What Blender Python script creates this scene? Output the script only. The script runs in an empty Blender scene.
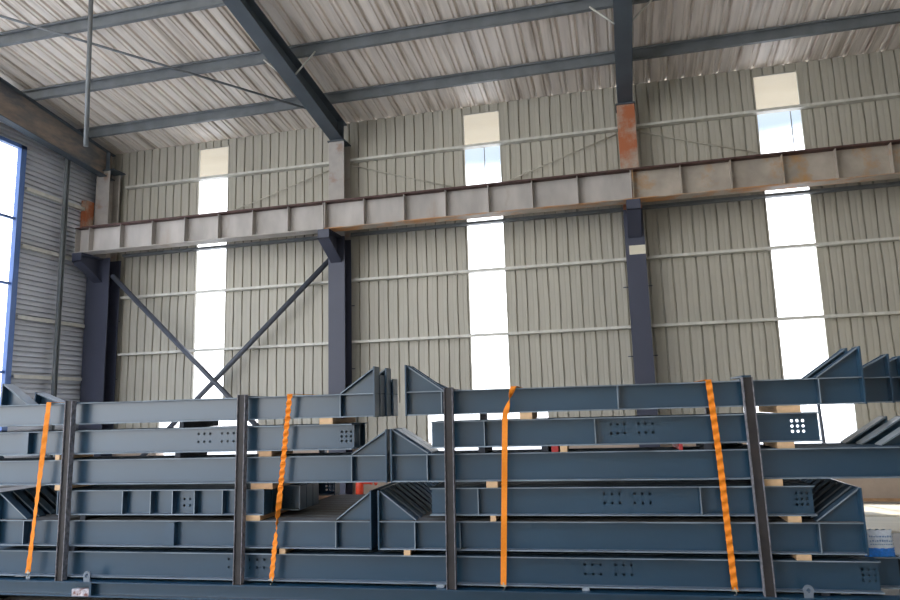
import bpy, bmesh, math, random
from mathutils import Vector, Matrix
from mathutils.geometry import delaunay_2d_cdt
random.seed(7)
SC = bpy.context.scene
COL = SC.collection

# ------------------------------------------------------------------ materials
def new_mat(name):
    m = bpy.data.materials.new(name); m.use_nodes = True
    nt = m.node_tree
    b = nt.nodes['Principled BSDF']
    return m, nt, b

def paint(name, col, rough=.5, var=.15, scale=3.0, metal=0.0, col2=None, thr=(.55, .7), stretch=(1, 1, 1), bump=0.0, spec=.5):
    """painted / bare surface: base colour with mottling, optional patches of a second colour"""
    m, nt, b = new_mat(name)
    N, L = nt.nodes, nt.links
    tc = N.new('ShaderNodeTexCoord'); mp = N.new('ShaderNodeMapping')
    mp.inputs['Scale'].default_value = stretch
    L.new(tc.outputs['Object'], mp.inputs['Vector'])
    nz = N.new('ShaderNodeTexNoise'); nz.inputs['Scale'].default_value = scale
    nz.inputs['Detail'].default_value = 5
    L.new(mp.outputs['Vector'], nz.inputs['Vector'])
    r = N.new('ShaderNodeValToRGB')
    r.color_ramp.elements[0].position = .3; r.color_ramp.elements[1].position = .7
    r.color_ramp.elements[0].color = (*[c*(1-var) for c in col], 1)
    r.color_ramp.elements[1].color = (*[min(1, c*(1+var)) for c in col], 1)
    L.new(nz.outputs['Fac'], r.inputs['Fac'])
    out = r.outputs['Color']
    if col2:
        n2 = N.new('ShaderNodeTexNoise'); n2.inputs['Scale'].default_value = scale*.6
        n2.inputs['Detail'].default_value = 7; n2.inputs['Roughness'].default_value = .65
        mp2 = N.new('ShaderNodeMapping'); mp2.inputs['Location'].default_value = (3.1, 7.7, 1.3)
        mp2.inputs['Scale'].default_value = stretch
        L.new(tc.outputs['Object'], mp2.inputs['Vector']); L.new(mp2.outputs['Vector'], n2.inputs['Vector'])
        r2 = N.new('ShaderNodeValToRGB')
        r2.color_ramp.elements[0].position = thr[0]; r2.color_ramp.elements[1].position = thr[1]
        L.new(n2.outputs['Fac'], r2.inputs['Fac'])
        mx = N.new('ShaderNodeMixRGB'); L.new(r2.outputs['Color'], mx.inputs['Fac'])
        L.new(out, mx.inputs['Color1']); mx.inputs['Color2'].default_value = (*col2, 1)
        out = mx.outputs['Color']
    L.new(out, b.inputs['Base Color'])
    b.inputs['Roughness'].default_value = rough
    b.inputs['Metallic'].default_value = metal
    b.inputs['Specular IOR Level'].default_value = spec
    if bump:
        bp = N.new('ShaderNodeBump'); bp.inputs['Strength'].default_value = bump; bp.inputs['Distance'].default_value = .02
        L.new(nz.outputs['Fac'], bp.inputs['Height']); L.new(bp.outputs['Normal'], b.inputs['Normal'])
    return m

M = {}
M['steel'] = paint('blue_grey_steel_paint', (.014, .055, .098), .30, .10, 2.2, col2=(.024, .05, .08), thr=(.55, .85), stretch=(.5, 1, 1), spec=.9)
M['edge'] = paint('scuffed_steel_paint', (.36, .40, .43), .5, .25, 9)
M['post'] = paint('dark_brown_primer', (.036, .030, .028), .6, .3, 6, col2=(.065, .038, .026), thr=(.55, .8))
M['postedge'] = paint('scuffed_post_edge', (.20, .19, .20), .5, .5, 25)
M['flange'] = paint('worn_flange_paint', (.040, .072, .105), .75, .3, 4, col2=(.10, .13, .16), thr=(.6, .8), stretch=(.4, 1, 1), spec=.15)
M['scuff'] = paint('scuffed_flange_edge', (.20, .24, .27), .6, .35, 5, stretch=(.5, 1, 1))  # edge highlights of flanges and stiffeners, painted as a paler colour
M['dustytop'] = paint('dust_covered_flange', (.15, .14, .13), .8, .25, 4, spec=.1)
M['pale'] = paint('pale_worn_flange', (.42, .45, .46), .4, .2, 4)  # window light on the sloping flanges, put in as paler paint
M['dusty'] = paint('dusty_flange_paint', (.17, .20, .235), .5, .2, 4, col2=(.12, .16, .20), thr=(.5, .7), stretch=(.5, 1, 1))  # dust plus the lit strips on bottom flanges, put into the colour
M['navy'] = paint('navy_column_paint', (.050, .056, .088), .5, .08, 2)
M['raft'] = paint('slate_rafter_paint', (.075, .095, .115), .5, .12, 2)
M['raftrust'] = paint('stained_rafter_paint', (.12, .125, .135), .55, .15, 1.5, col2=(.38, .29, .22), thr=(.40, .58), stretch=(1, .5, 1.5))  # slate grey broken by brownish patches
M['purlin'] = paint('grey_purlin_paint', (.165, .180, .190), .5, .15, 4)
M['galv'] = paint('galvanised_steel', (.62, .61, .55), .42, .12, 8)
M['bracep'] = paint('brace_pipe_paint', (.075, .085, .11), .5, .1, 3)
M['crane'] = paint('weathered_crane_beam_paint', (.43, .40, .37), .55, .16, 2.5, col2=(.36, .29, .23), thr=(.56, .75), stretch=(1.4, 1, .5))
M['cranerust'] = paint('rusty_crane_beam_paint', (.40, .35, .29), .6, .2, 2.5, col2=(.46, .25, .09), thr=(.52, .68), stretch=(1.1, 1, 1.1))
M['flrust'] = paint('rusty_flange', (.42, .36, .30), .6, .2, 4, col2=(.50, .24, .09), thr=(.40, .54), stretch=(.6, 1, 1))
M['rail'] = paint('rusty_rail', (.085, .040, .034), .6, .25, 8)
M['rustcol'] = paint('rusty_column_primer', (.42, .34, .27), .6, .15, 3, col2=(.42, .13, .05), thr=(.40, .56))
M['greycol'] = paint('worn_column_primer', (.40, .37, .34), .6, .15, 3, col2=(.30, .17, .10), thr=(.55, .72))
M['wall'] = paint('wall_sheet', (.45, .425, .355), .5, .06, 1.2, stretch=(1, 1, .25))
M['roof'] = paint('roof_sheet', (.82, .74, .66), .42, .12, 2.0, col2=(.40, .33, .26), thr=(.50, .70), stretch=(4.5, .25, .25))
M['gable'] = paint('gable_sheet', (.60, .62, .67), .5, .1, 2, stretch=(1, .3, 2))
M['winblue'] = paint('blue_window_frame', (.075, .16, .40), .4, .08, 4)
M['plinth'] = paint('rendered_plinth', (.47, .37, .29), .8, .12, 1.4, col2=(.34, .27, .21), thr=(.5, .8))
M['floor'] = paint('concrete_floor', (.40, .37, .33), .6, .16, 1.2, col2=(.24, .22, .20), thr=(.5, .8))
M['ground'] = paint('yard_concrete', (.62, .58, .52), .9, .08, .5)
M['soffit'] = paint('cream_soffit', (.34, .28, .18), .7, .04, 1)
M['wood'] = paint('sawn_timber', (.74, .48, .26), .75, .18, 9, stretch=(1, .3, 3))
M['wood2'] = paint('orange_timber', (.52, .31, .16), .75, .2, 9, stretch=(1, .3, 3))
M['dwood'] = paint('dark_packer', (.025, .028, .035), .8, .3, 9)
M['rwood'] = paint('red_packer', (.42, .035, .03), .6, .2, 9)
M['board'] = paint('pale_board', (.82, .74, .58), .6, .07, 3, stretch=(.3, 2, 1))
M['strap'] = paint('orange_webbing', (1.0, .27, .007), .65, .10, 60)
M['hook'] = paint('hook_steel', (.55, .50, .40), .4, .2, 20, metal=.6)
M['red'] = paint('red_enamel', (.75, .06, .02), .4, .12, 8)
M['sign'] = paint('cream_plate', (.75, .70, .55), .5, .05, 8)
M['rope'] = paint('tan_rope', (.60, .45, .27), .85, .2, 40)
M['bag'] = paint('white_wrapper', (.72, .76, .80), .3, .06, 12)
M['bagblue'] = paint('blue_wrapper', (.03, .22, .70), .3, .25, 30, col2=(.35, .60, .85), thr=(.58, .66))
M['baggrey'] = paint('grey_blue_print', (.18, .30, .48), .4, .1, 10)
M['weld'] = paint('blistered_white_paint', (.60, .55, .56), .7, .3, 30, col2=(.22, .08, .06), thr=(.48, .6))

def window_mat():
    m = bpy.data.materials.new('translucent_sheet'); m.use_nodes = True
    nt = m.node_tree; nt.nodes.clear()
    o = nt.nodes.new('ShaderNodeOutputMaterial')
    t = nt.nodes.new('ShaderNodeBsdfTransparent'); t.inputs['Color'].default_value = (.97, .98, 1, 1)
    d = nt.nodes.new('ShaderNodeBsdfTranslucent'); d.inputs['Color'].default_value = (.93, .95, .97, 1)
    g = nt.nodes.new('ShaderNodeBsdfGlossy'); g.inputs['Roughness'].default_value = .15
    mx = nt.nodes.new('ShaderNodeMixShader'); mx.inputs[0].default_value = .04
    m2 = nt.nodes.new('ShaderNodeMixShader'); m2.inputs[0].default_value = .04
    nt.links.new(t.outputs[0], mx.inputs[1]); nt.links.new(d.outputs[0], mx.inputs[2])
    nt.links.new(mx.outputs[0], m2.inputs[1]); nt.links.new(g.outputs[0], m2.inputs[2])
    nt.links.new(m2.outputs[0], o.inputs['Surface'])
    return m
M['glass'] = window_mat()

# ------------------------------------------------------------------ mesh helpers
class MB:
    def __init__(s): s.bm = bmesh.new()
    def box(s, x0, x1, y0, y1, z0, z1):
        v = [s.bm.verts.new(p) for p in ((x0,y0,z0),(x1,y0,z0),(x1,y1,z0),(x0,y1,z0),(x0,y0,z1),(x1,y0,z1),(x1,y1,z1),(x0,y1,z1))]
        for f in ((0,3,2,1),(4,5,6,7),(0,1,5,4),(1,2,6,5),(2,3,7,6),(3,0,4,7)): s.bm.faces.new([v[i] for i in f])
        return s
    def hexa(s, p):
        v = [s.bm.verts.new(q) for q in p]
        for f in ((0,3,2,1),(4,5,6,7),(0,1,5,4),(1,2,6,5),(2,3,7,6),(3,0,4,7)): s.bm.faces.new([v[i] for i in f])
        return s
    def prism(s, poly, a0, a1, axis='y'):
        """extrude a 2D polygon; axis y: poly=(x,z); axis x: poly=(y,z); axis z: poly=(x,y)"""
        def P(p, a):
            return {'y': (p[0], a, p[1]), 'x': (a, p[0], p[1]), 'z': (p[0], p[1], a)}[axis]
        A = [s.bm.verts.new(P(p, a0)) for p in poly]; B = [s.bm.verts.new(P(p, a1)) for p in poly]
        s.bm.faces.new(A); s.bm.faces.new(B[::-1])
        n = len(poly)
        for i in range(n): s.bm.faces.new((A[i], B[i], B[(i+1) % n], A[(i+1) % n]))
        return s
    def tube(s, pts, r, seg=10, cap=True):
        pts = [Vector(p) for p in pts]; rings = []
        for i, p in enumerate(pts):
            d = (pts[min(i+1, len(pts)-1)]-pts[max(i-1, 0)]).normalized()
            a = d.cross(Vector((0, 0, 1)))
            if a.length < .05: a = d.cross(Vector((1, 0, 0)))
            a.normalize(); b = d.cross(a)
            rr = r[i] if isinstance(r, (list, tuple)) else r
            rings.append([s.bm.verts.new(p+(a*math.cos(t)+b*math.sin(t))*rr) for t in [2*math.pi*k/seg for k in range(seg)]])
        for q in range(len(rings)-1):
            for k in range(seg):
                f = s.bm.faces.new((rings[q][k], rings[q][(k+1) % seg], rings[q+1][(k+1) % seg], rings[q+1][k])); f.smooth = True
        if cap: s.bm.faces.new(rings[0][::-1]); s.bm.faces.new(rings[-1])
        return s
    def holed(s, x0, x1, z0, z1, y0, y1, holes, r, seg=8):
        """plate in the xz plane with round holes right through it"""
        vs = [Vector((x0, z0)), Vector((x1, z0)), Vector((x1, z1)), Vector((x0, z1))]
        es = [(0, 1), (1, 2), (2, 3), (3, 0)]
        for (hx, hz) in holes:
            b = len(vs)
            vs += [Vector((hx+r*math.cos(2*math.pi*k/seg), hz+r*math.sin(2*math.pi*k/seg))) for k in range(seg)]
            es += [(b+k, b+(k+1) % seg) for k in range(seg)]
        V, E_, Fc, *_ = delaunay_2d_cdt(vs, es, [], 1, 1e-6)
        front = [s.bm.verts.new((p.x, y0, p.y)) for p in V]; back = [s.bm.verts.new((p.x, y1, p.y)) for p in V]
        cnt = {}
        for f in Fc:
            c = sum((V[i] for i in f), Vector((0, 0)))/len(f)
            if any((c-Vector(h)).length < r*.95 for h in holes): continue
            f = list(f)
            ar = sum(V[f[i]].x*V[f[(i+1) % len(f)]].y-V[f[(i+1) % len(f)]].x*V[f[i]].y for i in range(len(f)))
            if ar < 0: f = f[::-1]
            s.bm.faces.new([front[i] for i in f]); s.bm.faces.new([back[i] for i in f[::-1]])
            for i in range(len(f)): cnt[(f[i], f[(i+1) % len(f)])] = 1
        for (a, b) in list(cnt):
            if (b, a) not in cnt: s.bm.faces.new((front[b], front[a], back[a], back[b]))
        return s
    def build(s, name, mat, parent=None, bevel=0, smooth=False, edge=None):
        me = bpy.data.meshes.new(name)
        bmesh.ops.recalc_face_normals(s.bm, faces=s.bm.faces[:])
        if bevel:
            bmesh.ops.bevel(s.bm, geom=s.bm.edges[:], offset=bevel, segments=2, affect='EDGES', profile=.5)
        s.bm.to_mesh(me); s.bm.free()
        me.materials.append(mat)
        if edge:                       # highlight painted along the narrow edges
            me.materials.append(edge)
            for p in me.polygons:
                if abs(p.normal.y) > .9: p.material_index = 1
        if smooth:
            for p in me.polygons: p.use_smooth = True
        o = bpy.data.objects.new(name, me); COL.objects.link(o)
        if parent: o.parent = parent
        return o

def empty(name, loc=(0, 0, 0), rz=0):
    o = bpy.data.objects.new(name, None); COL.objects.link(o)
    o.location = loc; o.rotation_euler = (0, 0, rz); o.empty_display_size = .1
    return o
def tag(o, label, cat, group=None):
    o['label'] = label; o['category'] = cat; o['kind'] = 'thing'
    if group: o['group'] = group
    return o
def struct(o): o['kind'] = 'structure'; return o
def copy_tree(o, parent=None):
    c = o.copy(); COL.objects.link(c)
    if parent: c.parent = parent
    for ch in list(o.children): copy_tree(ch, c)
    return c

# ------------------------------------------------------------------ hall geometry (metres; camera at x=y=0)
WY = 13.45              # inner face of the rear wall
GX = -11.70             # inner face of the gable wall
SL = .14
def zr(y): return 8.02+SL*(13.5-y)      # underside of roof sheets
WIN = [(-9.21, -8.43), (-2.92, -2.15), (2.76, 3.54)]
X_END = 14.0

# floor, yard
struct(MB().box(-12.2, X_END, -9, 13.7, -.2, 0).build('floor', M['floor']))
g = MB().box(-70, 70, -70, 70, -.5, -.204).build('ground', M['ground']); struct(g)

# plinth + rear wall sheets
LOW = [(-10.05, -7.60), (-3.85, -1.45), (2.05, 3.86)]       # wider panes low down behind the stack
pl = MB().box(-11.9, X_END, WY-.02, 13.7, 0, .85)
le = [-11.9]+[v for q in LOW for v in q]+[X_END]
for i in range(0, len(le), 2): pl.box(le[i], le[i+1], WY-.02, 13.7, .85, 1.10)
struct(pl.build('wall_back_plinth', M['plinth']))
struct(MB().box(-11.9, X_END, WY-.04, WY-.021, 0, .05).build('baseboard_back', M['wood2']))
def ribbed(name, x0, x1, z0, z1, y, mat, pitch=.21, parent=None):
    """vertical ribbed sheet: wide pans with narrow grooves going outward"""
    b = MB(); pts = []; n = max(1, round((x1-x0)/pitch)); p = (x1-x0)/n
    for i in range(n):
        a = x0+i*p
        pts += [(a, y), (a+p*.40, y), (a+p*.45, y+.003), (a+p*.55, y+.003), (a+p*.60, y), (a+p*.84, y), (a+p*.88, y+.04), (a+p*.96, y+.04)]
    pts.append((x1, y))
    nz = 14; rows = []
    rnd = random.Random(int(x0*100)+int(z0*10))
    ph = [rnd.random()*6.3 for _ in pts]
    for j in range(nz+1):
        z = z0+(z1-z0)*j/nz
        rows.append([b.bm.verts.new((q[0]+.006*math.sin(j*1.9+ph[k//8*8 if k//8*8 < len(ph) else 0]), q[1], z)) if 0 < k < len(pts)-1 else b.bm.verts.new((q[0], q[1], z)) for k, q in enumerate(pts)])
    for j in range(nz):
        for k in range(len(pts)-1): b.bm.faces.new((rows[j][k], rows[j][k+1], rows[j+1][k+1], rows[j+1][k]))
    # back skin gives the sheet its thickness
    bk = [[b.bm.verts.new((x, y+.06, z)) for x in (x0, x1)] for z in (z0, z1)]
    b.bm.faces.new((bk[0][0], bk[1][0], bk[1][1], bk[0][1]))
    return struct(b.build(name, mat, parent))
ZT = 8.018
edges = [-11.9]+[v for w in WIN for v in w]+[X_END]
for i in range(0, len(edges), 2):
    ribbed('wall_back', edges[i], edges[i+1], 1.90, ZT, WY, M['wall'])
    ribbed('wall_back_lower', le[i], le[i+1], 1.10, 1.90, WY, M['wall'])
for i, (a, b_) in enumerate(WIN):
    w = struct(MB().box(a, b_, WY+.02, WY+.026, 1.90, 7.86).box(LOW[i][0], LOW[i][1], WY+.02, WY+.026, .85, 1.90).build('window_%d' % (i+1), M['glass']))
    s = struct(ribbed('window_header', a, b_, 7.86, ZT, WY, M['wall'])); s.parent = w
    s = struct(MB().box(a-.012, a+.012, WY-.012, WY+.03, 1.9, 7.86).box(b_-.012, b_+.012, WY-.012, WY+.03, 1.9, 7.86).build('window_edge_trim', M['wall'], w))
    if i: 
        xs = a+.42 if i == 1 else a+.60
        struct(MB().box(xs-.008, xs+.008, WY+.03, WY+.04, 5.7, 7.12).build('window_seam', M['purlin'], w))
struct(MB().box(-12.3, X_END, 13.64, 15.5, 8.00, 8.10).build('trim_1', M['soffit']))

# roof: ribs running down the slope
ADDED_SKYLIGHTS = [(-10.2, -7.6), (-5.0, -2.6), (.2, 2.0)]      # unseen roof lights, added to brighten straps and flanges from above
def roof():
    b = MB()
    def patch(x0, x1, ys):
        p = .32; n = round((x1-x0)/p); p = (x1-x0)/n; pts = []
        for i in range(n):
            a = x0+i*p
            pts += [(a, 0), (a+p*.52, 0), (a+p*.57, .022), (a+p*.63, .022), (a+p*.68, 0), (a+p*.80, 0), (a+p*.85, .045), (a+p*.95, .045)]
        pts.append((x1, 0))
        for t in (0, 1):
            r = [[b.bm.verts.new((x, y, zr(y)+(z if t == 0 else .075))) for x, z in pts] for y in ys]
            for k in range(len(pts)-1): b.bm.faces.new((r[0][k], r[0][k+1], r[1][k+1], r[1][k]))
    patch(-12.2, X_END, (5.2, 13.62))
    xs = [-12.2]+[v for q in ADDED_SKYLIGHTS for v in q]+[X_END]
    for i in range(0, len(xs), 2): patch(xs[i], xs[i+1], (-9, 5.2))
    return struct(b.build('ceiling', M['roof']))
roof()
for i, (a, b_) in enumerate(ADDED_SKYLIGHTS):
    z0, z1 = zr(5.2), zr(-9)
    struct(MB().hexa([(a, -9, z1), (b_, -9, z1), (b_, 5.2, z0), (a, 5.2, z0), (a, -9, z1+.004), (b_, -9, z1+.004), (b_, 5.2, z0+.004), (a, 5.2, z0+.004)]).build('window_%d' % (i+5), M['glass']))  # added panes out of view, letting in light from above

# gable wall with horizontal ribs
def gable():
    b = MB(); p = .105; z = 0; pts = []
    while z < 9.0:
        pts += [(0, z), (-.012, z+p*.62), (-.055, z+p*.66), (-.055, z+p*.90), (-.004, z+p*.94)]; z += p
    def strip(y0, y1, za, zb):
        q = [(x, z) for x, z in pts if za <= z <= zb]
        r = [[b.bm.verts.new((GX+x, y, z)) for x, z in q] for y in (y0, y1)]
        for k in range(len(q)-1): b.bm.faces.new((r[0][k], r[1][k], r[1][k+1], r[0][k+1]))
        # outer skin
        v = [b.bm.verts.new(c) for c in ((GX-.06, y0, q[0][1]), (GX-.06, y1, q[0][1]), (GX-.06, y1, q[-1][1]), (GX-.06, y0, q[-1][1]))]
        b.bm.faces.new(v)
    strip(11.05, 13.6, 0, 8.3)
    strip(3.0, 11.05, 0, 1.5)
    strip(3.0, 11.05, 7.30, 8.35)
    return struct(b.build('wall_left', M['gable']))
gable()
w = struct(MB().box(GX-.02, GX-.014, 3.1, 10.98, 1.5, 7.28).build('window_4', M['glass']))
fr = MB().box(GX-.04, GX+.06, 10.97, 11.10, 1.5, 7.34).box(GX-.04, GX+.06, 3, 3.1, 1.5, 7.34).box(GX-.04, GX+.06, 3, 11.1, 7.26, 7.34).box(GX-.04, GX+.06, 3, 11.1, 1.5, 1.58)
struct(fr.build('window_frame', M['winblue'], w))
mu = MB()
for y in (4.6, 6.2, 7.8, 9.4): mu.box(GX-.03, GX+.03, y-.03, y+.03, 1.5, 7.26)
for z in (2.7, 4.45, 5.78): mu.box(GX-.03, GX+.03, 3.1, 10.98, z-.025, z+.025)
struct(mu.build('window_mullion', M['winblue'], w))

struct(MB().box(-7.5, X_END, -9.1, -9, 0, 11.5).build('wall_front', M['wall']))  # unseen wall, added and sized to cut front light and web reflections
struct(MB().box(X_END, X_END+.1, -9, 13.7, 0, 11.5).build('wall_right', M['wall']))  # unseen wall, added to keep out light from the right
# ------------------------------------------------------------------ steel frame of the hall
def hsec(b, x0, x1, y0, y1, z0, z1, tf=.018, tw=.012):
    """H section standing up, flanges facing -y / +y"""
    b.box(x0, x1, y0, y0+tf, z0, z1); b.box(x0, x1, y1-tf, y1, z0, z1)
    c = (x0+x1)/2; b.box(c-tw/2, c+tw/2, y0+tf, y1-tf, z0, z1)
    return b
def column(cx, wd, label, upmat, uw=None):
    t = empty('steel_column', (cx, 13.1, 0)); tag(t, label, 'column', 'columns along the rear wall')
    h = wd/2
    hsec(MB(), -h, h, -.17, .19, .02, 5.33).build('lower_shaft', M['navy'], t)
    u = (uw or wd-.02)/2
    s = hsec(MB(), -u, u, -.16, .19, 5.33, 7.40).build('upper_shaft', upmat, t)
    s['label'] = 'weathered upper length of the column'
    MB().box(-h-.02, h+.02, -.22, .2, 0, .02).build('base_plate', M['navy'], t)
    MB().box(-h-.01, h+.01, -.2, .2, 7.40, 7.425).build('cap_plate', M['raft'], t)
    # corbel: tapered bracket carrying the crane beam
    c = MB()
    c.prism([(-.17, 4.80), (-.17, 5.30), (-.80, 5.30), (-.80, 5.16)], -.006, .006, 'x')
    c.box(-.12, .12, -.82, -.17, 5.30, 5.33)
    c.hexa([(-.12, -.17, 4.78), (.12, -.17, 4.78), (.12, -.17, 4.80), (-.12, -.17, 4.80), (-.12, -.82, 5.14), (.12, -.82, 5.14), (.12, -.82, 5.16), (-.12, -.82, 5.16)])
    c.box(-.12, .12, -.82, -.80, 5.14, 5.30)
    c.build('corbel', M['navy'], t)
    for z in (2.6, 3.9):
        if cx > -11: MB().box(-h-.09, -h, .12, .135, z, z+.02).build('girt_cleat', M['navy'], t)
        MB().box(h, h+.09, .12, .135, z, z+.02).build('girt_cleat', M['navy'], t)
    return t
c1 = column(-11.36, .60, 'wide dark navy steel column in the corner by the gable window', M['greycol'], .36)
MB().box(-.34, -.20, -.40, -.165, 6.03, 6.66).build('bracket_plate', M['rustcol'], c1)['label'] = 'rust-orange plate'
c2 = column(-5.57, .36, 'navy steel column with pipe brace at its shoulder, second from the corner', M['greycol'])
c3 = column(.37, .35, 'navy steel column with rust-orange top, right of the middle window', M['rustcol'])

def rafter(cx, label, mat, db, de, hw=.14, flats=True):
    t = empty('roof_rafter', (cx, 13.2, 0)); tag(t, label, 'rafter', 'rafters under the roof')
    ya, yb = 13.2, 2.0
    def top(y): return zr(y)-.203
    def bot(y): return top(y)-(de+(db-de)*max(0, (y-8.5)/(13.1-8.5)))
    ys = [13.2, 11, 8.5, 2.0]
    w = MB(); tf = MB(); bf = MB()
    for a, b_ in zip(ys[:-1], ys[1:]):
        w.hexa([(-.006, a-13.2, bot(a)), (.006, a-13.2, bot(a)), (.006, b_-13.2, bot(b_)), (-.006, b_-13.2, bot(b_)), (-.006, a-13.2, top(a)), (.006, a-13.2, top(a)), (.006, b_-13.2, top(b_)), (-.006, b_-13.2, top(b_))])
        for m_, f, d in ((tf, top, -.016), (bf, bot, .016)):
            z0, z1 = sorted((0, d))
            m_.hexa([(-hw, a-13.2, f(a)+z0), (hw, a-13.2, f(a)+z0), (hw, b_-13.2, f(b_)+z0), (-hw, b_-13.2, f(b_)+z0), (-hw, a-13.2, f(a)+z1), (hw, a-13.2, f(a)+z1), (hw, b_-13.2, f(b_)+z1), (-hw, b_-13.2, f(b_)+z1)])
    w.build('web', mat, t); tf.build('top_flange', M['raft'], t); bf.build('bottom_flange', M['raft'], t)
    MB().box(-hw, hw, -.20, -.18, bot(13.0), top(13.0)).build('end_stiffener', M['raft'], t)
    if flats:
        for sx in (-1, 1):
            MB().tube([(sx*.11, 10.8-13.2, bot(10.8)+.03), (sx*.52, 10.8-13.2, zr(10.8)-.16)], .016, 6).build('fly_brace', M['galv'], t)
    return t
rafter(-11.36, 'deep stained rafter running along the top of the gable wall', M['raftrust'], .62, .80, .10, False)
rafter(-5.57, 'slate grey rafter slanting up from the braced column', M['raft'], .46, .30)
rafter(.37, 'slate grey rafter rising from the rust-topped column', M['raft'], .46, .30)

plab = ['grey roof purlin nearest the rear wall', 'grey roof purlin second out from the rear wall', 'grey roof purlin third out from the rear wall', 'grey roof purlin fourth out from the rear wall']
for y, lb in zip((12.33, 10.80, 9.24), plab):
    z = zr(y); b = MB()
    b.box(-11.65, X_END, y-.004, y+.004, z-.197, z-.008)
    b.box(-11.65, X_END, y-.07, y-.004, z-.016, z-.008); b.box(-11.65, X_END, y-.07, y-.062, z-.04, z-.016)
    b.box(-11.65, X_END, y+.004, y+.07, z-.203, z-.195); b.box(-11.65, X_END, y+.062, y+.07, z-.195, z-.17)
    tag(b.build('roof_purlin', M['purlin']), lb, 'purlin', 'purlins under the roof')
glab = {7.10: 'pale galvanised wall girt above the crane beam', 5.46: 'shaded wall girt just under the crane beam', 4.47: 'pale wall girt across the middle of the rear wall', 3.17: 'pale wall girt low on the rear wall above the beam stack', 1.88: 'lowest wall girt behind the beam stack'}
for z, lb in glab.items():
    if z < 2: continue
    b = MB(); x0, x1 = -11.05, X_END
    b.box(x0, x1, 13.30, 13.446, z+.020, z+.025).box(x0, x1, 13.30, 13.446, z-.025, z-.020).box(x0, x1, 13.440, 13.446, z-.02, z+.02)
    b.box(x0, x1, 13.30, 13.306, z-.02, z+.02)
    tag(b.build('wall_girt', M['galv'] if z != 5.46 else M['purlin']), lb, 'girt', 'girts along the rear wall')  # girt under the crane beam painted darker to carry the beam's shade
for z, lb in ((6.45, 'highest girt on the gable wall beside the large window'), (5.25, 'second highest girt on the gable wall'), (3.80, 'third girt down on the gable wall'), (2.62, 'lowest girt in view on the gable wall')):
    b = MB().box(GX+.005, GX+.11, 11.12, 12.88, z-.035, z-.028).box(GX+.005, GX+.11, 11.12, 12.88, z+.028, z+.035).box(GX+.104, GX+.11, 11.12, 12.88, z-.028, z+.028)
    tag(b.build('gable_girt', M['galv']), lb, 'girt', 'girts on the gable wall')
for y, lb in ((12.08, 'thin grey upright post on the gable wall between window and corner column'), ):
    b = MB(); hsec(b, GX+.115, GX+.19, y-.04, y+.04, 0, 7.55, .008, .006)
    tag(b.build('wall_post', M['purlin']), lb, 'post')

# crane runway beams, one per bay
def crane(x0, x1, label, mat, fmat, stiff):
    t = empty('crane_beam', (x0, 12.45, 5.34)); tag(t, label, 'crane beam', 'crane runway beams')
    L = x1-x0
    MB().box(0, L, -.006, .006, .016, .541).build('web', mat, t)
    MB().box(0, L, -.15, .15, 0, .016).build('bottom_flange', fmat, t)
    MB().box(0, L, -.16, .16, .541, .557).build('top_flange', M['rail'], t)
    MB().box(0, .014, -.145, .145, .016, .541).build('end_plate', mat, t)
    MB().box(L-.014, L, -.145, .145, .016, .541).build('end_plate', mat, t)
    for s in stiff:
        MB().box(s-.006, s+.006, -.14, -.006, .02, .539).box(s-.006, s+.006, .006, .14, .02, .539).build('stiffener', mat, t)
    return t
st = [5.8*k/7 for k in range(1, 7)]
crane(-11.45, -5.58, 'pale grey crane beam segment in the left bay beside the gable', M['crane'], M['crane'], [.35]+[.35+.79*k for k in range(1, 7)])
crane(-5.56, .36, 'grey crane beam segment across the middle bay', M['crane'], M['flrust'], st)
crane(.38, 6.3, 'rust-blotched crane beam segment in the right bay', M['cranerust'], M['flrust'], st)
rb = MB().prism([(12.41, 5.897), (12.49, 5.897), (12.49, 5.905), (12.458, 5.912), (12.458, 5.932), (12.48, 5.938), (12.48, 5.955), (12.42, 5.955), (12.42, 5.938), (12.442, 5.932), (12.442, 5.912), (12.41, 5.905)], -11.4, 6.3, 'x')
tag(rb.build('crane_rail', M['rail']), 'dark rusty rail along the top of the crane beams', 'rail')

# bracing
def pipe(name, a, b_, r, mat, label, cat, group=None):
    o = MB().tube([Vector((0, 0, 0)), Vector(b_)-Vector(a)], r, 10).build(name, mat); o.location = a
    return tag(o, label, cat, group)
pipe('brace_pipe', (-11.02, 12.99, 4.92), (-5.9, 12.99, .15), .055, M['bracep'], 'dark pipe brace falling to the right from the corner column', 'brace', 'pipe braces in the left bay')
pipe('brace_pipe', (-5.78, 13.12, 4.92), (-11.0, 13.12, .15), .055, M['bracep'], 'dark pipe brace falling to the left from the second column', 'brace', 'pipe braces in the left bay')
pipe('roof_tie_rod', (-10.9, 7.43, zr(7.43)-.235), (-5.75, 12.58, zr(12.58)-.235), .022, M['purlin'], 'thin tie rod slanting across under the roof in the left bay', 'rod')
pipe('hanging_pipe', (-7.83, 8.45, zr(8.45)+.02), (-7.76, 8.45, 5.88), .035, M['purlin'], 'slim grey pipe hanging down from the roof at upper left', 'pipe')
for (a, b_, lb) in (((-5.72, 13.36, 7.0), (-8.3, 13.36, 6.25), 'faint wall tie rod left of the braced column'), ((-5.4, 13.36, 7.0), (-2.95, 13.36, 6.2), 'faint wall tie rod right of the braced column'), ((.2, 13.36, 7.0), (-2.1, 13.36, 6.25), 'faint wall tie rod left of the rust-topped column'), ((.55, 13.36, 7.0), (2.7, 13.36, 6.3), 'faint wall tie rod right of the rust-topped column')):
    pipe('wall_tie_rod', a, b_, .012, M['wall'], lb, 'rod', 'tie rods on the rear wall')
o = MB().box(-.145, .145, -.006, 0, -.085, .085).build('plate', M['sign']); o.name = 'blank_plate'; o.location = (.40, 12.928, 4.55)
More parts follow.
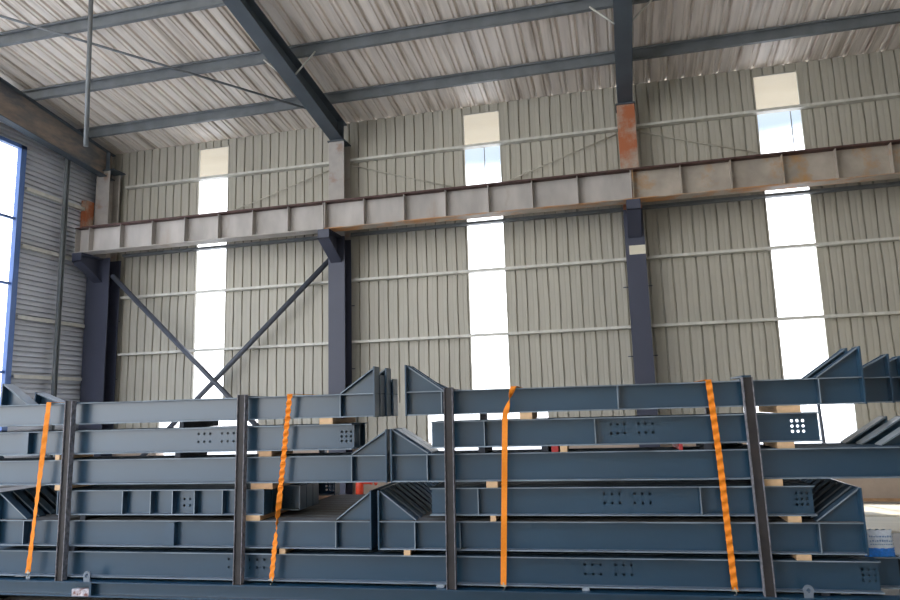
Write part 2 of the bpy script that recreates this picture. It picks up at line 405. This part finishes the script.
tag(o, 'small blank cream plate fixed to the rust-topped column', 'plate')

# ------------------------------------------------------------------ the beam stack
PY = .0469
PE = Vector((math.cos(PY), math.sin(PY), 0)); PN = Vector((-math.sin(PY), math.cos(PY), 0))
def at(u, v, z): return PE*u+PN*v+Vector((0, 0, z))
V0, PITCH, NB = 6.175, .16, 12
FW, TF, TW = .15, .010, .007
TOP = [1.912, 1.640, 1.357, 1.064, .782, .494]
HT = [.214, .232, .240, .234, .243, .238]
HHT = [.237, 0, .219, 0, .258, 0]
RUN = .335

def make_beam(L, left, right, stiff, holes, cleats=(), H=.235, HH=.22, pale=False, dusty_lit=False):
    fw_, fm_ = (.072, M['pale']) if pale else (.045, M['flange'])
    """one H beam lying along +x from its left end; web centred on y=0; z=0 is its underside"""
    t = empty('steel_beam'); h = FW/2
    hp = [(x, z) for (x, z) in holes]
    if hp: MB().holed(0, L, TF, H-TF, -TW/2, TW/2, hp, .0125).build('web', M['steel'], t)
    else: MB().box(0, L, -TW/2, TW/2, TF, H-TF).build('web', M['steel'], t)
    MB().box(0, L, -h, h, 0, TF).build('bottom_flange', M['dusty'], t, edge=M['scuff'])
    MB().box(0, L, -h, h, H-TF, H).build('top_flange', M['dustytop'] if dusty_lit else M['flange'], t, edge=M['scuff'])
    for end, x, s in ((left, 0, 1), (right, L, -1)):
        if end == 'haunch':
            a = MB().prism([(x+s*.014, H), (x+s*RUN, H), (x+s*.014, H+HH-.012)], -TW/2, TW/2).build('haunch_web', M['steel'], t)
            dx, dz = RUN, -HH; n = math.hypot(dx, dz); ox, oz = HH/n*.011, RUN/n*.011
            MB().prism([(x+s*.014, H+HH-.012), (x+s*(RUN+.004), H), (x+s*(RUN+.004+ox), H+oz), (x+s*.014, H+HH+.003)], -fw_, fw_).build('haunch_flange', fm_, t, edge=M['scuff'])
            MB().box(*sorted((x, x+s*.014)), -h-.004, h+.004, -.004, H+HH+.006).build('end_plate', M['steel'], t, .0015)
        elif end == 'plate':
            MB().box(*sorted((x, x+s*.012)), -h, h, 0, H).build('end_plate', M['steel'], t)
    for sx in stiff:
        m_ = M['steel']; 
        if isinstance(sx, tuple): sx, m_ = sx[0], M['edge']
        sm = MB()
        for sy in (-1, 1):
            y0, y1 = sorted((sy*TW/2, sy*(h-.004)))
            sm.box(sx-.005, sx+.005, y0, y1, TF, H-TF)
        o = sm.build('stiffener', m_ if m_ is M['edge'] else M['flange'], t, edge=M['scuff'])
        if m_ is M['edge']: o['label'] = 'stiffener with scraped bright edge'
    for (cx, cw) in cleats:
        MB().prism([(cx, .012), (cx+.10, .012), (cx+.10, .222), (cx+.03, .222), (cx+.03, .175), (cx, .165)], -h+.01, -h+.022).box(cx+.09, cx+.10, -h+.022, -TW/2, .012, .222).build('cleat', M['steel'], t)
    return t

def grid(u0, nx, dx, z0, nz, dz, gap=0, at_=99):
    return [(u0+i*dx+(gap if i >= at_ else 0), z0+j*dz) for i in range(nx) for j in range(nz)]
def six(u0, u1):     # a splice pattern: three columns, a gap, three columns, in two rows
    d = (u1-u0-.06)/5*1.0
    return grid(u0, 6, d, .095, 2, .075, .06, 3)

ORD = ['foremost', 'second back', 'third back', 'fourth back', 'fifth back', 'sixth back', 'seventh back', 'eighth back', 'ninth back', 'tenth back', 'eleventh back', 'rearmost']
TIER = ['top', 'second', 'third', 'fourth', 'fifth', 'bottom']

def run(row, u0, u1, left, right, stiff, holes, side, kind, over=None, cleats=(), inner_holes=False, idx=range(12), peak=None, pale=()):
    """a row of look-alike beams side by side, front to back; over[i] gives (u0,u1) of beams that are longer or shorter"""
    H = HT[row]; zb = TOP[row]-H; over = over or {}; protos = {}
    for i in idx:
        HH = (peak or {}).get(i, HHT[row])
        a, b_ = over.get(i, over.get('rest', (u0, u1)) if i > 0 else (u0, u1))
        hol = [(x-a, z) for x, z in holes if a+.02 < x < b_-.02] if (i == 0 or inner_holes) else []
        st_ = [((s[0]-a,) if isinstance(s, tuple) else s-a) for s in stiff if a < (s[0] if isinstance(s, tuple) else s) < b_]
        # end stiffeners stand under the toe of each haunch
        if left == 'haunch': st_.append(RUN)
        if right == 'haunch': st_.append(b_-a-RUN)
        key = (round(b_-a, 3), bool(hol), i == 0, HH, i in pale, tuple(str(s) for s in st_))
        if key in protos: t = copy_tree(protos[key])
        else:
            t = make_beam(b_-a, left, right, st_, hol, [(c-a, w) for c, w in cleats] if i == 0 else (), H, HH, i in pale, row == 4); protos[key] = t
        t.location = at(a, V0+PITCH*i, zb); t.rotation_euler = (0, 0, PY)
        where = {'L': 'left half of stack', 'R': 'right half of stack', 'A': 'whole stack length'}[side]
        tag(t, '%s blue-grey steel beam, %s, %s tier, %s' % (kind, ORD[i], TIER[row], where), 'beam', 'steel beams in the %s tier' % TIER[row])

row1L = {1: (-6.75, -1.925), 2: (-6.235, -1.91), 3: (-5.96, -1.89)}
row1R = {1: (-1.644, 2.11), 2: (-1.644, 2.476), 3: (-1.644, 2.63)}
row3R = {1: (-1.79, 2.29+RUN), 2: (-1.79, 2.20+RUN), 3: (.95, 2.13+RUN)}
row4L = {1: (-5.2, -3.006)}
for i in range(2, 5): row4L[i] = (-5.2, -2.79)
for i in range(5, 12): row4L[i] = (-5.2, -3.15)
row4L[9] = (-5.2, -2.86)
row2R = {'rest': (-1.42, 1.46)}
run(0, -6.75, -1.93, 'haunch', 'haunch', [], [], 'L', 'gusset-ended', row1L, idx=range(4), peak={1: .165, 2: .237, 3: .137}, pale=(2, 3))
run(0, -1.644, 2.152, 'haunch', 'haunch', [(.23,)], [], 'R', 'gusset-ended', row1R, idx=range(4), peak={2: .184, 3: .171})
run(1, -6.25, -2.155, None, None, [], six(-3.73, -3.36)+grid(-2.275, 3, .045, .075, 3, .042), 'L', 'bolt-holed', None, [(-5.68, .1)], idx=range(3))
run(1, -1.42, 1.80, None, None, [-.933, .021], six(.155, .50)+grid(1.60, 3, .042, .08, 3, .042), 'R', 'bolt-holed', row2R, idx=range(3))
run(2, -6.6, -1.823, 'haunch', 'haunch', [], [], 'L', 'gusset-ended', idx=range(3))
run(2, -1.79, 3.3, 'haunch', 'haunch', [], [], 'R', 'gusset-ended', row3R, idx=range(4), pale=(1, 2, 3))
run(3, -5.2, -3.006, 'plate', 'plate', [-4.479, -4.178, -3.946, -3.716, -3.428], [(-3.86, .08), (-3.80, .08), (-3.86, .14), (-3.80, .14)]+grid(-2.99, 3, .045, .055, 4, .04), 'L', 'closely stiffened', row4L, (), True)
run(3, -1.435, 1.70, None, None, [-1.008, .834], six(.066, .44)+grid(1.575, 3, .04, .08, 3, .045), 'R', 'bolt-holed')
run(4, -5.9, -1.975, 'haunch', 'haunch', [], [], 'L', 'gusset-ended', None, [(-4.02, .1)])
run(4, -1.915, 2.04, 'haunch', 'haunch', [-1.176], [], 'R', 'gusset-ended')
run(5, -6.3, 2.116, None, None, [], [(-3.383, .10), (-3.383, .17)]+grid(-3.17, 3, .07, .10, 2, .07)+six(-.129, .25)+grid(2.0, 3, .042, .08, 3, .042), 'A', 'bolt-holed', {i: (-6.3, 2.32) for i in (1, 2)})

# timber bearers between the tiers
GAPZ = [TOP[k+1]+.0005 for k in range(5)]+[.2325]
GAPH = [TOP[k]-HT[k]-.0005-GAPZ[k] for k in range(6)]
DEEP = [4, 3, 12, 12, 12, 12]
def bearer(gap, u, w, mat, label, kind='bearer'):
    d0, d1 = 6.096, V0+PITCH*(DEEP[gap]-1)+.085
    o = MB().box(-w/2, w/2, 0, d1-d0, 0, GAPH[gap]).build('timber_bearer', M[mat], None, .003)
    o.location = at(u, d0, GAPZ[gap]); o.rotation_euler = (0, 0, PY)
    tag(o, label, 'timber', 'packers between the beam tiers')
bearer(0, -3.87, .05, 'dwood', 'dark packer under the top tier, right of the first post')
bearer(0, -2.40, .13, 'wood', 'pale timber bearer under the top tier, right of the second orange strap')
bearer(0, -.56, .11, 'wood', 'pale timber bearer under the top tier, right of the third orange strap')
bearer(0, 1.57, .18, 'wood', 'wide pale timber bearer under the top tier, right of the last post')
bearer(1, -5.22, .05, 'wood', 'narrow pale timber under the second tier beside the first post')
bearer(1, -3.90, .06, 'dwood', 'dark packer under the second tier, right of the first post')
bearer(1, -3.0, .13, 'wood2', 'orange-brown timber bearer under the second tier, left of the second strap')
bearer(1, -.96, .06, 'dwood', 'dark packer under the second tier, left of the third strap')
bearer(1, -.41, .06, 'dwood', 'dark packer under the second tier, right of the third strap')
bearer(1, -.325, .06, 'rwood', 'dark red packer under the second tier beside a pale timber block')
bearer(1, -.25, .06, 'wood', 'pale timber block under the second tier beside a dark red packer')
bearer(1, .71, .03, 'rwood', 'narrow red packer under the second tier, left of the fourth strap')
bearer(1, .93, .07, 'dwood', 'dark packer under the second tier behind the fourth orange strap')
bearer(1, 1.52, .13, 'wood', 'pale timber bearer under the second tier, right of the last post')
bearer(2, -5.2, .06, 'wood', 'narrow pale timber under the third tier beside the first post')
bearer(2, -3.03, .22, 'wood2', 'wide orange-brown timber under the third tier beside the second post')
bearer(2, -.88, .10, 'wood', 'pale timber bearer under the third tier, left of the third strap')
bearer(2, 1.40, .14, 'wood', 'pale timber bearer under the third tier, right of the last post')
bearer(3, -4.9, .06, 'dwood', 'dark packer under the fourth tier, right of the first post')
bearer(3, -3.13, .18, 'wood', 'pale timber bearer under the fourth tier beside the second post')
bearer(3, -.88, .05, 'wood', 'small pale timber block under the fourth tier, left of the third strap')
bearer(3, 1.53, .10, 'wood', 'pale timber bearer under the fourth tier, right of the last post')
bearer(4, -5.0, .06, 'dwood', 'dark packer under the fifth tier, right of the first post')
bearer(4, -2.82, .06, 'wood', 'small pale timber block under the fifth tier beside the second strap')
bearer(4, -1.65, .06, 'wood', 'small pale timber block under the fifth tier, left of the third post')
bearer(4, 1.57, .11, 'wood', 'pale timber bearer under the fifth tier, right of the last post')
bearer(5, -5.47, .05, 'edge', 'grey packer under the bottom tier beneath the first strap')
bearer(5, -1.36, .07, 'edge', 'grey packer under the bottom tier, left of the third post')
bearer(5, -.13, .06, 'edge', 'grey packer under the bottom tier, between third and fourth straps')
bearer(5, 1.7, .06, 'dwood', 'dark packer under the bottom tier, right of the last post')

# base frame under the stack
ZB0, ZB1 = .096, .232
t = empty('base_frame', at(-6.6, 6.028, ZB0), PY); tag(t, 'long blue-grey steel base frame under the whole beam stack', 'frame')
hb = ZB1-ZB0
for v in (0.0, 1.98):
    b = MB().box(0, 9.0, v, v+.14, 0, .012).box(0, 9.0, v, v+.14, hb-.012, hb).box(0, 9.0, v+.066, v+.074, .012, hb-.012)
    b.build('rail', M['steel'], t, edge=None)
for u in (.4, 1.45, 3.35, 5.35, 7.85, 8.7):
    MB().box(u-.05, u+.05, .075, 1.98+.065, .014, hb-.014).build('cross_member', M['steel'], t)
MB().box(1.865, 1.885, .002, .066, .012, hb-.012).build('stiffener', M['steel'], t)
b = MB().box(1.68, 1.865, -.001, .064, .004, .07)
o = b.build('blistered_patch', M['weld'], t, .004); o['label'] = 'flaking white and rust patch'
for u in (1.83, 8.16):
    lug = MB()
    R_, r_ = .040, .017; n = 16
    outer = [(u+R_*math.cos(math.pi*k/8), hb+.055+R_*math.sin(math.pi*k/8)) for k in range(-0, 9)]
    outer += [(u-R_, hb), (u+R_, hb)]
    # ring-shaped eye plate
    ring = [(u+R_*math.cos(a), hb+.055+R_*math.sin(a)) for a in [2*math.pi*k/n for k in range(n)]]
    hole = [(u+r_*math.cos(a), hb+.055+r_*math.sin(a)) for a in [2*math.pi*k/n for k in range(n)]]
    for y in (.004, .018):
        A = [lug.bm.verts.new((p[0], y, p[1])) for p in ring]; B = [lug.bm.verts.new((p[0], y, p[1])) for p in hole]
        for k in range(n): lug.bm.faces.new((A[k], A[(k+1) % n], B[(k+1) % n], B[k]))
        if y == .004: A0, B0 = A, B
    for k in range(n):
        lug.bm.faces.new((A0[k], A0[(k+1) % n], A[(k+1) % n], A[k])); lug.bm.faces.new((B0[k], B0[(k+1) % n], B[(k+1) % n], B[k]))
    lug.box(u-.034, u+.034, .0045, .0175, hb, hb+.03)
    lug.build('lifting_lug', M['dusty'], t)
for u, lb in ((-6.0, 'dark timber sleeper under the base frame at the far left'), (-3.2, 'dark timber sleeper under the base frame below the second post'), (-.4, 'dark timber sleeper under the base frame below the third strap'), (1.9, 'dark timber sleeper under the base frame at the right end')):
    o = MB().box(-.1, .1, 0, 2.15, 0, .0955).build('timber_sleeper', M['dwood'], None, .004); o.location = at(u, 6.02, 0); o.rotation_euler = (0, 0, PY)
    tag(o, lb, 'timber', 'sleepers under the base frame')

# binding frames: front post, rear post and tie bar over the top
POSTS = ((-5.07, .0, 'dark brown binding frame upright at the far left by the first strap'), (-3.215, -.01, 'dark brown binding frame upright left of the second orange strap'), (-1.232, -.02, 'dark brown binding frame upright near the middle of the stack'), (1.262, .02, 'dark brown binding frame upright at the right beside the fourth strap'))
def frame(u, lean, lb):
    z0 = ZB1+.001; z1 = 1.935
    t = empty('binding_frame', at(u, 6.008, z0), PY); tag(t, lb, 'frame', 'binding frames round the beam stack')
    def post(name, v0, v1):
        w = .041
        for nm, m_, bars in ((name, M['post'], ((-w+.007, w-.007, v0+.016, v0+.024),)), (None, M['postedge'], ((-w, -w+.007, v0, v1), (w-.007, w, v0, v1)))):
            b = MB()
            for (x0, x1, y0, y1) in bars:
                b.hexa([(x0+lean, y0, 0), (x1+lean, y0, 0), (x1+lean, y1, 0), (x0+lean, y1, 0), (x0, y0, z1-z0), (x1, y0, z1-z0), (x1, y1, z1-z0), (x0, y1, z1-z0)])
            if nm: o = b.build(nm, m_, t)
            else: b.build('flanges', m_, o)['label'] = 'scuffed lighter flange edges'
    post('front_post', .018, .082)
    post('rear_post', 2.035, 2.105)
    zt = TOP[0]+.001-z0
    MB().box(-.05, .05, .084, 2.034, zt, zt+.010).build('tie_bar', M['steel'], t)
    if u > 1: MB().box(-.045, .03, .02, .50, z1-z0+.001, z1-z0+.016).build('top_lug', M['steel'], t)
    return t
for u, lean, lb in POSTS: frame(u, lean, lb)

# orange lashing straps
def strap(pts, label, twist, wob=.0):
    """pts: (u, z) down the front of the stack; twist(s) = angle of the webbing at height fraction s"""
    t = empty('lashing_strap', at(pts[-1][0], 6.07, pts[-1][1]), PY); tag(t, label, 'strap', 'orange straps over the beam stack')
    ou, oz = pts[-1]
    b = MB(); w = .025; th = .003; path = []
    # over the top from the back, then down the front
    path += [((pts[0][0]-ou, v, 1.926-oz), 0, True) for v in (1.98, 1.5, 1.0, .5, .05)]
    n = 200
    ztop, zbot = pts[0][1], pts[-1][1]
    for k in range(n+1):
        s = k/n; z = ztop+(zbot-ztop)*s
        for (ua, za), (ub, zb) in zip(pts[:-1], pts[1:]):
            if zb <= z <= za: f = (za-z)/(za-zb); u = ua+(ub-ua)*f; break
        path.append(((u-ou, .0, z-oz), twist(s), False))
    rows = []
    for (p, a, flat) in path:
        if flat: c = [(p[0]-w, p[1], p[2]), (p[0]+w, p[1], p[2]), (p[0]+w, p[1], p[2]+th), (p[0]-w, p[1], p[2]+th)]
        else:
            ca, sa = math.cos(a), math.sin(a)
            c = [(p[0]+x*ca-y*sa, p[1]+x*sa+y*ca, p[2]) for x, y in ((-w, th/2), (w, th/2), (w, -th/2), (-w, -th/2))]
        rows.append([b.bm.verts.new(q) for q in c])
    for r0, r1 in zip(rows[:-1], rows[1:]):
        for k in range(4): b.bm.faces.new((r0[k], r0[(k+1) % 4], r1[(k+1) % 4], r1[k]))
    b.bm.faces.new(rows[0]); b.bm.faces.new(rows[-1][::-1])
    b.build('webbing', M['strap'], t)
    hk = MB().tube([(0, 0, .03), (.006, -.004, .0), (.012, -.004, -.02), (.006, -.004, -.034), (-.008, -.002, -.03)], .005, 8)
    hk.box(-.026, .026, -.006, .006, .0, .012)
    hk.build('hook', M['hook'], t)
    return t
def tri(x): return math.asin(math.sin(x))
strap([(-5.33, 1.928), (-5.45, .29)], 'orange strap at far left, leaning beside the first post', lambda s: .3*math.sin(s*7)+.12*math.sin(s*90))
strap([(-2.745, 1.928), (-2.91, .27)], 'orange twisted strap right of the second post', lambda s: .45*math.sin(s*150)*(1 if s < .55 else .5)+(2.9*max(0, min(1, (s-.55)/.25))))
strap([(-.655, 1.928), (-.68, 1.86), (-.74, 1.68), (-.81, .262)], 'orange strap right of the middle post with one twist near its top', lambda s: math.pi*max(0, min(1, (s-.01)/.12))+.15*math.sin(s*18))
strap([(.965, 1.928), (1.00, 1.3), (1.03, .262)], 'orange twisted strap at the right beside the last post', lambda s: .32*math.sin(s*130))

# ------------------------------------------------------------------ things around the stack
# bag on a rear beam of the bottom tier
t = empty('paint_bag', at(2.175, 6.29, TOP[5]+.001), PY); tag(t, 'crumpled white and blue plastic bag at the right end of the stack', 'bag')
def pillow(x0, x1, z0, z1, d, nx=14, nz=14):
    b = MB()
    def P(i, j, s):
        x = x0+(x1-x0)*i/nx; z = z0+(z1-z0)*j/nz
        f = (math.sin(math.pi*i/nx)*math.sin(math.pi*min(1, (z+.01)/.215)*.98))
        f = max(0, f)**.5
        return (x+.004*math.sin(j*2.1)*(1 if i in (0, nx) else .3), s*(d*f+.003)+.004*math.sin(i*1.7+j*1.3), z+.004*math.sin(i*1.9)*(z/.16))
    for s in (-1, 1):
        g_ = [[b.bm.verts.new(P(i, j, s)) for i in range(nx+1)] for j in range(nz+1)]
        for j in range(nz):
            for i in range(nx): f = b.bm.faces.new((g_[j][i], g_[j][i+1], g_[j+1][i+1], g_[j+1][i])); f.smooth = True
    bmesh.ops.remove_doubles(b.bm, verts=b.bm.verts[:], dist=.0005)
    return b
pillow(-.10, .11, .070, .205, .05).build('upper_pouch', M['bag'], t)['label'] = 'white upper half with blurred grey-blue print'
pillow(-.105, .115, 0, .071, .05).build('lower_pouch', M['bagblue'], t)['label'] = 'blue lower half'
pr = MB(); rn = random.Random(3)
for zz in (.155, .122, .098):
    x = -.075
    while x < .085:
        w = rn.uniform(.006, .014)
        pr.box(x, x+w, -.0575, -.0555, zz, zz+rn.uniform(.008, .015) if zz > .1 else zz+.006); x += w+.006
pr.build('print', M['baggrey'], t)

# pale boards lying on the floor by the rear wall
for k, (y0, y1, z, lb) in enumerate(((10.4, 11.55, 0, 'pale flat board on the floor nearer the beam stack'), (11.75, 12.9, 0, 'pale flat board on the floor nearer the rear wall'))):
    o = MB().box(-1.6, 1.6, y0, y1, 0, .03).build('floor_board', M['board'], None, .004); o.location = (4.4+.2*k, 0, z+.0005)
    tag(o, lb, 'board', 'pale boards on the floor')
# dark beams lying on the floor right of the stack
for k, (u, v, z, lb) in enumerate(((2.55, 6.6, 0, 'dark steel beam on the floor just right of the stack'), (2.55, 7.0, 0, 'dark steel beam on the floor right of the stack, behind a similar one'))):
    t = empty('floor_beam', at(u, v, z+.001), PY); tag(t, lb, 'beam', 'dark beams lying on the floor')
    Hh = .30 if k == 0 else .36
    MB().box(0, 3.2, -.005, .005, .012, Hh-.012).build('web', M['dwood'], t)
    MB().box(0, 3.2, -.09, .09, 0, .012).build('bottom_flange', M['edge'], t)  # light on the flange edges put in as pale paint
    MB().box(0, 3.2, -.09, .09, Hh-.012, Hh).build('top_flange', M['edge'], t)
# red valve pipe by the rear wall, seen through the stack
t = empty('hydrant_pipe', (-5.03, 12.75, 0)); tag(t, 'bright red valve pipe before the rear wall, glimpsed through a gap in the stack', 'pipe')
MB().tube([(0, 0, 0), (0, 0, .62)], .075, 14).tube([(0, 0, .60), (0, 0, .66), (0, 0, .70)], [.085, .085, .04], 14).build('riser', M['red'], t)
MB().tube([(0, 0, .42), (.22, -.02, .42), (.26, -.02, .42)], [.045, .045, .06], 12).build('outlet', M['red'], t)
b = MB()
for k in range(10):
    a, c = 2*math.pi*k/10, 2*math.pi*(k+1)/10
    b.tube([(.34+.0, .09*math.cos(a)-.02, .45+.09*math.sin(a)), (.34, .09*math.cos(c)-.02, .45+.09*math.sin(c))], .012, 6)
b.tube([(.26, -.02, .45), (.34, -.02, .45)], .012, 6).tube([(.34, -.11, .45), (.34, .07, .45)], .009, 6).tube([(.34, -.02, .36), (.34, -.02, .54)], .009, 6)
b.build('hand_wheel', M['red'], t)
# thin dark upright by the right window
pipe('drain_pipe', (3.31, 13.36, 0), (3.25, 13.36, 2.0), .028, M['bracep'], 'thin dark upright pipe in front of the right window', 'pipe')
# rope end on the floor
rp = []
for k in range(30):
    s = k/29; rp.append((-4.95+.36*s, 5.52+.05*math.sin(s*3.1), .012+.03*math.sin(s*3.14)))
tag(MB().tube(rp, .010, 8).build('rope', M['rope']), 'short tan rope on the floor below the left lifting lug', 'rope')

# ------------------------------------------------------------------ light
w = bpy.data.worlds.new('sky'); SC.world = w; w.use_nodes = True
nt = w.node_tree; N, L = nt.nodes, nt.links
bg = N['Background']
tc = N.new('ShaderNodeTexCoord'); sp = N.new('ShaderNodeSeparateXYZ'); L.new(tc.outputs['Generated'], sp.inputs[0])
rp_ = N.new('ShaderNodeValToRGB'); L.new(sp.outputs['Z'], rp_.inputs['Fac'])
e = rp_.color_ramp.elements
e[0].position = .0; e[0].color = (1, 1, 1, 1); e[1].position = .9; e[1].color = (.40, .55, .85, 1)
for p_, c_ in ((.31, (1, 1, 1)), (.345, (.15, .185, .225)), (.39, (.165, .19, .22)), (.50, (.6, .72, .9))):
    k = e.new(p_); k.color = (*c_, 1)
L.new(rp_.outputs['Color'], bg.inputs['Color']); bg.inputs['Strength'].default_value = 4.8
sun = bpy.data.lights.new('sun', 'SUN'); sun.energy = 7.0; sun.angle = math.radians(3); sun.color = (1, .95, .86)
so = bpy.data.objects.new('sun', sun); COL.objects.link(so)
d = Vector((.30, -.60, -.76)).normalized()      # sun stands behind the rear wall
so.rotation_euler = d.to_track_quat('-Z', 'Y').to_euler()

# ------------------------------------------------------------------ camera
YAW, PIT, ROL, F = .2418, .1561, -.0287, 690.2266
f = Vector((-math.sin(YAW)*math.cos(PIT), math.cos(YAW)*math.cos(PIT), math.sin(PIT)))
rt = Vector((math.cos(YAW), math.sin(YAW), 0)); up = rt.cross(f)
c_, s_ = math.cos(ROL), math.sin(ROL)
rt, up = rt*c_+up*s_, up*c_-rt*s_
cam = bpy.data.cameras.new('camera'); co = bpy.data.objects.new('camera', cam); COL.objects.link(co)
cam.sensor_width = 36; cam.lens = F/900*36; cam.clip_end = 500
Mx = Matrix((rt, up, -f)).transposed().to_4x4(); Mx.translation = Vector((0, 0, 1.75))
co.matrix_world = Mx
SC.camera = co
SC.view_settings.view_transform = 'Standard'; SC.view_settings.look = 'None'
SC.view_settings.exposure = 0; SC.view_settings.gamma = 1; SC.view_settings.use_curve_mapping = False
